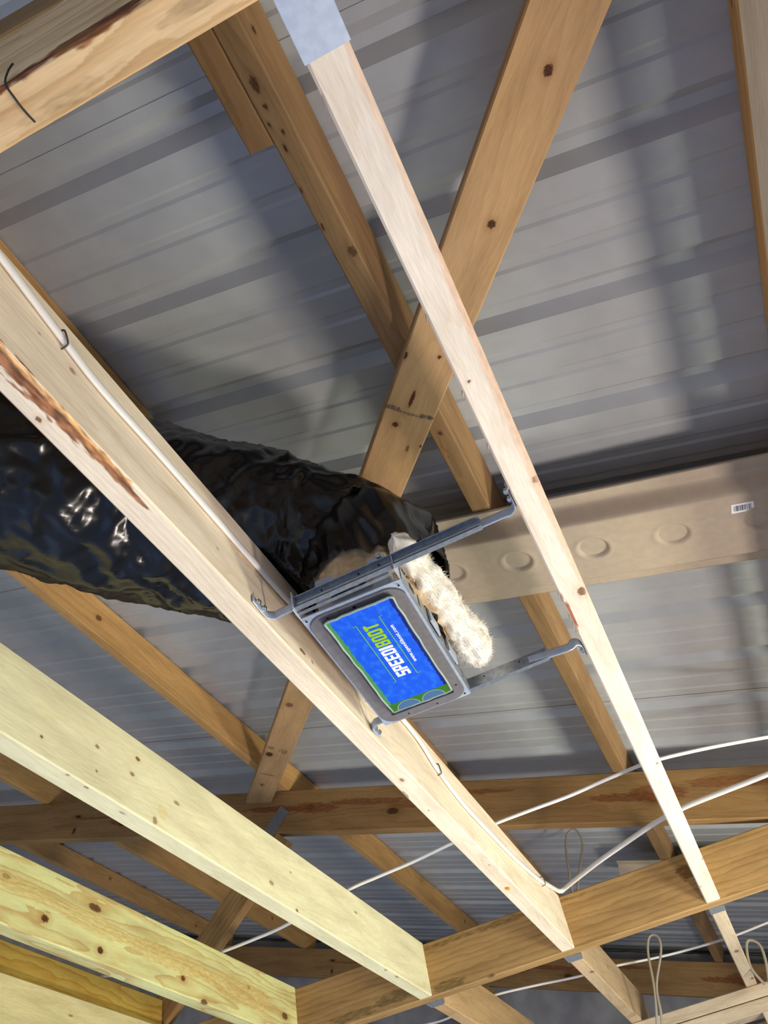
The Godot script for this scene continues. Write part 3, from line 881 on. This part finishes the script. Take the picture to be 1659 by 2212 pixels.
	for l in [[-0.0104, -0.1146, 0.0345, 1.0], [0.0243, -0.1160, 0.0320, -1.0]]:
		s = Shape.new()
		box(s, bp(l[0], (l[1] + l[2]) * 0.5, yy - 0.0003), Vector3(l[2] - l[1], 0.0011, 0.0004), bas)
		for e in [l[1], l[2]]:
			box(s, bp(l[0] - l[3] * 0.0024, e, yy - 0.0003), Vector3(0.0011, 0.0050, 0.0004), bas)
		put(s, "printed_line", tinted(green, rgb(120, 190, 70)), cover)
	# telescoping hanger bars with bent ends screwed to the joists
	for q in 2:
		var z: float = [-0.7445, -1.0655][q]
		var tilt: float = [0.0, 0.006][q]
		var dir: float = [1.0, -1.0][q]
		s = Shape.new()
		var xa := -0.346
		var xb: float = [-0.070, -0.075][q]
		var L: float = xb - xa
		var cen := Vector3((xa + xb) * 0.5, 0.7225, z)
		box(s, cen, Vector3(L, 0.0016, 0.019), Basis(Vector3.RIGHT, Vector3.BACK, Vector3.UP), 0.0005)
		box(s, cen + Vector3(0, -0.0092, dir * 0.0035), Vector3(L, 0.0085, 0.0014), Basis(Vector3.RIGHT, Vector3.BACK, Vector3.UP), 0.0004)
		box(s, cen + Vector3(0, 0.0092, dir * 0.0035), Vector3(L, 0.0085, 0.0014), Basis(Vector3.RIGHT, Vector3.BACK, Vector3.UP), 0.0004)
		if q == 0:
			box(s, cen + Vector3(-0.068, -0.0115, -0.0055), Vector3(L - 0.136, 0.006, 0.0012), Basis(Vector3.RIGHT, Vector3.BACK, Vector3.UP), 0.0004)
			tube(s, PackedVector3Array([Vector3(xa, 0.7225, z + 0.0015), Vector3(xb, 0.7225, z + 0.0015)]), 0.0026, 0.0034, Vector3.UP, 8)
		var bar := put(s, "hanger_bar", M.steel, t)
		for hx in ([-0.30, -0.245, -0.215] if q == 0 else [-0.12, -0.18]):
			s = Shape.new()
			cyl(s, Vector3(hx, 0.7255, z + 0.0002), Vector3(hx, 0.7255, z + 0.0012 + (0.004 if q == 0 else 0.0)), 0.0014, 8)
			put(s, "screw_hole", M.black, bar)
		for e in 2:
			s = Shape.new()
			var jx: float = [-0.3832, -0.0208][e]
			var sg: float = [1.0, -1.0][e]
			var inner: float = [xa, xb][e]
			# straight end of the inner bar, rounded bend, then the tab along the joist
			var pts := rounded([Vector3(inner - sg * -0.03, 0.7225, z), Vector3(lerpf(inner, jx, 0.6), 0.7225 - tilt * e, z), Vector3(jx + sg * 0.010, 0.7215, z), Vector3(jx + sg * 0.002, 0.7215, z + dir * 0.007), Vector3(jx, 0.7235, z + dir * 0.022), Vector3(jx, 0.7265, z + dir * 0.042)], 26)
			tube(s, pts, 0.0014, 0.0075, Vector3.UP, 8)
			var br := put(s, "end_bracket", M.zinc, bar)
			s = Shape.new()
			for sc in [0.018, 0.033]:
				var c := Vector3(jx + sg * 0.001, 0.7245, z + dir * sc)
				cyl(s, c, c + Vector3(sg * 0.004, 0, 0), 0.0045, 6)
				cyl(s, c + Vector3(sg * 0.004, 0, 0), c + Vector3(sg * 0.0055, 0, 0), 0.0026, 10)
			put(s, "screw", M.screw, br)
	# ears of the mounting plate that clasp the near bar
	for a in [-0.0725, 0.0735]:
		s = Shape.new()
		box(s, bp(a, -0.165, 0.722), Vector3(0.026, 0.0013, 0.032), Basis(BF, BR, Vector3.UP), 0.0004)
		put(s, "ear", M.zinc, t)
	s = Shape.new()
	cyl(s, Vector3(-0.212, 0.739, -0.741), Vector3(-0.212, 0.739, -0.735), 0.0048, 6)
	cyl(s, Vector3(-0.212, 0.739, -0.735), Vector3(-0.212, 0.739, -0.733), 0.003, 10)
	put(s, "screw", M.screw, t)

# heavy condensed capitals: strokes as [left, low, right, high] in a unit cell
const STROKES := {
	"S": [[0.0, 0.8, 1.0, 1.0], [0.0, 0.5, 0.34, 0.85], [0.0, 0.41, 1.0, 0.6], [0.66, 0.15, 1.0, 0.5], [0.0, 0.0, 1.0, 0.2]],
	"P": [[0.0, 0.0, 0.36, 1.0], [0.3, 0.81, 1.0, 1.0], [0.66, 0.42, 1.0, 0.9], [0.3, 0.36, 1.0, 0.54]],
	"E": [[0.0, 0.0, 0.36, 1.0], [0.3, 0.81, 1.0, 1.0], [0.3, 0.41, 0.92, 0.59], [0.3, 0.0, 1.0, 0.19]],
	"D": [[0.0, 0.0, 0.36, 1.0], [0.3, 0.81, 0.88, 1.0], [0.66, 0.1, 1.0, 0.9], [0.3, 0.0, 0.88, 0.19]],
	"I": [[0.0, 0.0, 1.0, 1.0]],
	"B": [[0.0, 0.0, 0.36, 1.0], [0.3, 0.82, 0.92, 1.0], [0.66, 0.55, 0.96, 0.92], [0.3, 0.42, 0.94, 0.6], [0.66, 0.08, 1.0, 0.47], [0.3, 0.0, 0.94, 0.18]],
	"O": [[0.0, 0.08, 0.35, 0.92], [0.1, 0.82, 0.9, 1.0], [0.65, 0.08, 1.0, 0.92], [0.1, 0.0, 0.9, 0.18]],
	"T": [[0.0, 0.8, 1.0, 1.0], [0.32, 0.0, 0.68, 1.0]]}
func block_letters(parent: Node3D, text: String, mat: Material, b_from: float, b_to: float, a_top: float, a_low: float) -> void:
	var wide := 0.0
	for c in text: wide += (0.42 if c == "I" else 1.0) + 0.14
	wide -= 0.14
	var k := (b_from - b_to) / wide
	var at := 0.0
	for c in text:
		var cw := 0.42 if c == "I" else 1.0
		var s := Shape.new()
		var n := 0
		for r in STROKES[c]:
			n += 1
			var q := []
			for e in [[r[0], r[1]], [r[2], r[1]], [r[2], r[3]], [r[0], r[3]]]:
				var b: float = b_from - (at + e[0] * cw + (e[1] - 0.5) * 0.10) * k
				q.append(bp(lerpf(a_low, a_top, e[1]), b, 0.6936 - n * 0.00002))
			s.quad(q[0], q[1], q[2], q[3], Vector3.DOWN)
			for j in 4:
				var up := Vector3(0, 0.0006, 0)
				var d: Vector3 = (q[j] + q[(j + 1) % 4]) * 0.5 - (q[0] + q[2]) * 0.5
				s.quad(q[j], q[(j + 1) % 4], q[(j + 1) % 4] + up, q[j] + up, d.normalized())
		put(s, "lettering", mat, parent)
		at += cw + 0.14

func letters(parent: Node3D, text: String, mat: Material, b_from: float, b_to: float, a_top: float, a_low: float) -> void:
	var f := SystemFont.new()
	f.font_names = PackedStringArray(["Droid Sans"])
	f.font_weight = 800
	var tm := TextMesh.new()
	tm.text = text
	tm.font = f
	tm.font_size = 64
	tm.pixel_size = 0.01
	tm.depth = 0.05
	tm.material = mat
	var bb := tm.get_aabb()
	var o := MeshInstance3D.new()
	o.name = "lettering"
	o.mesh = tm
	parent.add_child(o, true)
	var kx := (b_from - b_to) / bb.size.x
	var ky := (a_low - a_top) / bb.size.y
	var kz := 0.008
	var bas := Basis(-BF * kx, -BR * ky, Vector3.DOWN * kz)
	var want := bp((a_top + a_low) * 0.5, (b_from + b_to) * 0.5, 0.6938)
	var local := want - (parent.global_position - Vector3(0, LIFT, 0))
	o.transform = Transform3D(bas, local - bas * bb.get_center())

func cover_print() -> Image:
	var W := 200
	var H := 512
	var im := Image.create(W, H, false, Image.FORMAT_RGB8)
	var n := FastNoiseLite.new()
	n.seed = 3; n.frequency = 0.02; n.fractal_octaves = 4
	for j in H:
		for i in W:
			var x := float(i) / W
			var y := float(j) / H
			var c := rgb(10, 84, 224).lerp(rgb(50, 126, 240), clampf(n.get_noise_2d(i * 1.6, j) * 0.9 + 0.12, 0.0, 1.0))
			var wob := n.get_noise_2d(j * 2.0, 90.0) * 0.02
			if x > 0.945 + wob: c = rgb(14, 26, 110)
			if x < 0.055 + wob + maxf(0.0, 0.03 - absf(y - 0.25)): c = rgb(70, 140, 84)
			if y > 0.915:
				c = rgb(48, 104, 18).lerp(rgb(60, 122, 26), n.get_noise_2d(i * 5.0, j * 5.0) * 0.5 + 0.5)
				for q in [[0.28, 0.998], [0.70, 1.0]]:
					var r := sqrt(pow((x - q[0]) * 0.097, 2.0) + pow((y - q[1]) * 0.248, 2.0))
					if r < 0.0175: c = rgb(72, 106, 150)
					elif r < 0.0187: c = rgb(150, 176, 150)
			im.set_pixel(i, j, c)
	return im

# ---- cables ------------------------------------------------------------------------------------------------------
func cable(pts: Array, ra: float, rb: float, up: Vector3, steps: int, called: String, mat: Material, label: String, group: String) -> void:
	var s := Shape.new()
	tube(s, rounded(pts, steps), ra, rb, up, 10)
	single(s, called, mat, pts[0], label, "cable", group)

func staple(c: Vector3, lean: float) -> void:
	var s := Shape.new()
	var up := Vector3(0, cos(lean), sin(lean))
	tube(s, rounded([c + up * 0.011 + Vector3(-0.005, 0, 0), c + up * 0.010 + Vector3(0.004, 0, 0), c + up * 0.006 + Vector3(0.006, 0, 0), c - up * 0.006 + Vector3(0.006, 0, 0), c - up * 0.010 + Vector3(0.004, 0, 0), c - up * 0.011 + Vector3(-0.005, 0, 0)], 20), 0.0012, 0.0012, Vector3(0, 0, 1), 6)
	single(s, "cable_staple", M.staple, c, "dark bent wire staple pinning the white cable to the joist, %s" % ["near the left edge", "just below the boot", "at the truss end"][int(taken.get("cable_staple", -1)) + 1], "staple", "staples on the cable joist")

func cables() -> void:
	var g := "white electrical cables"
	cable([Vector3(-0.381, 0.835, -0.14), Vector3(-0.381, 0.827, -0.215), Vector3(-0.381, 0.809, -0.312), Vector3(-0.381, 0.799, -0.377), Vector3(-0.381, 0.800, -0.481), Vector3(-0.381, 0.797, -0.691), Vector3(-0.381, 0.797, -0.797), Vector3(-0.381, 0.812, -1.0), Vector3(-0.380, 0.826, -1.22), Vector3(-0.380, 0.820, -1.32), Vector3(-0.381, 0.797, -1.404), Vector3(-0.381, 0.781, -1.538), Vector3(-0.381, 0.784, -1.718), Vector3(-0.381, 0.791, -1.893), Vector3(-0.381, 0.814, -2.12), Vector3(-0.379, 0.838, -2.26), Vector3(-0.374, 0.850, -2.345), Vector3(-0.362, 0.855, -2.355), Vector3(-0.335, 0.856, -2.335), Vector3(-0.235, 0.855, -2.255), Vector3(-0.046, 0.856, -2.14), Vector3(0.032, 0.857, -2.115), Vector3(0.249, 0.852, -2.085), Vector3(0.42, 0.857, -2.07), Vector3(0.75, 0.856, -2.03)], 0.0036, 0.0068, Vector3(0, 1, 0), 240, "electrical_cable", M.cable, "white flat cable stapled along the joist beside the boot, turning off at the truss", g)
	cable([Vector3(-1.75, 0.955, -2.10), Vector3(-1.70, 0.953, -2.09), Vector3(-1.5, 0.885, -2.04), Vector3(-1.245, 0.857, -1.985), Vector3(-1.02, 0.848, -1.945), Vector3(-0.826, 0.857, -1.90), Vector3(-0.62, 0.852, -1.865), Vector3(-0.404, 0.857, -1.838), Vector3(-0.2, 0.852, -1.825), Vector3(0.0, 0.857, -1.818), Vector3(0.2, 0.853, -1.87), Vector3(0.42, 0.857, -1.96), Vector3(0.75, 0.856, -2.0)], 0.0055, 0.0040, Vector3(0, 1, 0), 150, "electrical_cable", M.cable, "white cable laid across the tops of all the joists below the boot", g)
	cable([Vector3(-1.3, 0.86, -3.05), Vector3(-1.05, 0.853, -3.13), Vector3(-0.826, 0.857, -3.06), Vector3(-0.53, 0.853, -3.14), Vector3(-0.41, 0.857, -3.17), Vector3(-0.257, 0.853, -3.215), Vector3(0.0, 0.857, -3.27), Vector3(0.3, 0.855, -3.2), Vector3(0.75, 0.853, -3.15)], 0.0055, 0.0040, Vector3(0, 1, 0), 120, "electrical_cable", M.cable, "thin white cable beyond the second truss crossing the short joists", g)
	var g2 := "hanging loops of pale cable beyond the second truss"
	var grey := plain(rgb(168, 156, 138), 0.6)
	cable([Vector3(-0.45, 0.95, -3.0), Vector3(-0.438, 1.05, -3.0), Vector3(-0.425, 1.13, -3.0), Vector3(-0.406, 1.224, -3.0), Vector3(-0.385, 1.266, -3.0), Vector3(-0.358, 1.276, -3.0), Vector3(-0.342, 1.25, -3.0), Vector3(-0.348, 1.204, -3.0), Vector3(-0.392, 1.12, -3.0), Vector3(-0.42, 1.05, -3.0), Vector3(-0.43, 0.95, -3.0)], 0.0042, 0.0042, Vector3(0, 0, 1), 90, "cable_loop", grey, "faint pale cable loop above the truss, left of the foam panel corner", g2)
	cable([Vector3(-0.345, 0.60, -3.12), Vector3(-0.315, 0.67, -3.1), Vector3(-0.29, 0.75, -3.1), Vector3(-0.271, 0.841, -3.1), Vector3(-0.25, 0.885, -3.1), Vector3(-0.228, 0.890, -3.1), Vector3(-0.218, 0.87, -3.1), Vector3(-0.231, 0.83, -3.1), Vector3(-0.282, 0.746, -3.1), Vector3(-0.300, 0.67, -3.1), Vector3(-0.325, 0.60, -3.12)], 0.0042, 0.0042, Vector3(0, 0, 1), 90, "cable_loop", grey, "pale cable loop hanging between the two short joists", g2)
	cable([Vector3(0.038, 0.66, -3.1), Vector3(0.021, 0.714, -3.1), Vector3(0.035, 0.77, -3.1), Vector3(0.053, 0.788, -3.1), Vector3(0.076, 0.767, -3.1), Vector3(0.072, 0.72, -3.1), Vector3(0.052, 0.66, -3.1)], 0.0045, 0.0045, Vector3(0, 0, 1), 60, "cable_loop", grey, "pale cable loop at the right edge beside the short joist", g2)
	staple(Vector3(-0.3815, 0.808, -0.312), 0.5)
	staple(Vector3(-0.3815, 0.797, -1.404), 0.5)
	staple(Vector3(-0.3800, 0.820, -2.16), 0.5)

# ---- hangers and marks ---------------------------------------------------------------------------------------------
func joist_hanger(x: float, z0: float, z1: float, h: float, mat: Material, label: String) -> void:
	var t := thing("joist_hanger", Vector3(x, JY - 0.002, (z0 + z1) * 0.5), label, "joist hanger", "metal joist hangers")
	var L := z0 - z1
	var s := Shape.new()
	box(s, Vector3(x, JY - 0.0012, (z0 + z1) * 0.5), Vector3(L, 0.0415, 0.0014), Basis(Vector3.FORWARD, Vector3.RIGHT, Vector3.UP), 0.0006)
	put(s, "seat", mat, t)
	for e in [-1.0, 1.0]:
		s = Shape.new()
		box(s, Vector3(x + e * 0.0201, JY + h * 0.5, (z0 + z1) * 0.5), Vector3(L, 0.0014, h), Basis(Vector3.FORWARD, Vector3.RIGHT, Vector3.UP), 0.0006)
		put(s, "side_strap", mat, t)

func small_things() -> void:
	joist_hanger(0.0, -0.1225, -0.1735, 0.11, M.zinc, "shiny galvanised joist hanger wrapping the joist at the top of the photo")
	joist_hanger(0.0, -2.4135, -2.462, 0.10, M.dull, "dull grey hanger under the truss at the joist in line with the shiny one")
	joist_hanger(-0.409, -2.4135, -2.468, 0.10, M.dull, "dull grey hanger under the truss at the end of the cable joist")
	joist_hanger(-0.826, -2.4135, -2.462, 0.10, M.dull, "dull grey hanger at the bottom edge below the yellowish joist")
	var s := Shape.new()
	tube(s, rounded([Vector3(-0.222, 0.730, -0.0755), Vector3(-0.226, 0.722, -0.0770), Vector3(-0.2295, 0.709, -0.0815), Vector3(-0.230, 0.7075, -0.093), Vector3(-0.230, 0.7085, -0.103), Vector3(-0.229, 0.7095, -0.113)], 30), 0.0008, 0.0009, Vector3(1, 0, 0), 7)
	single(s, "bent_wire", M.black, Vector3(-0.23, 0.708, -0.09), "thin black bent wire across the edge of the stained truss beam", "wire")
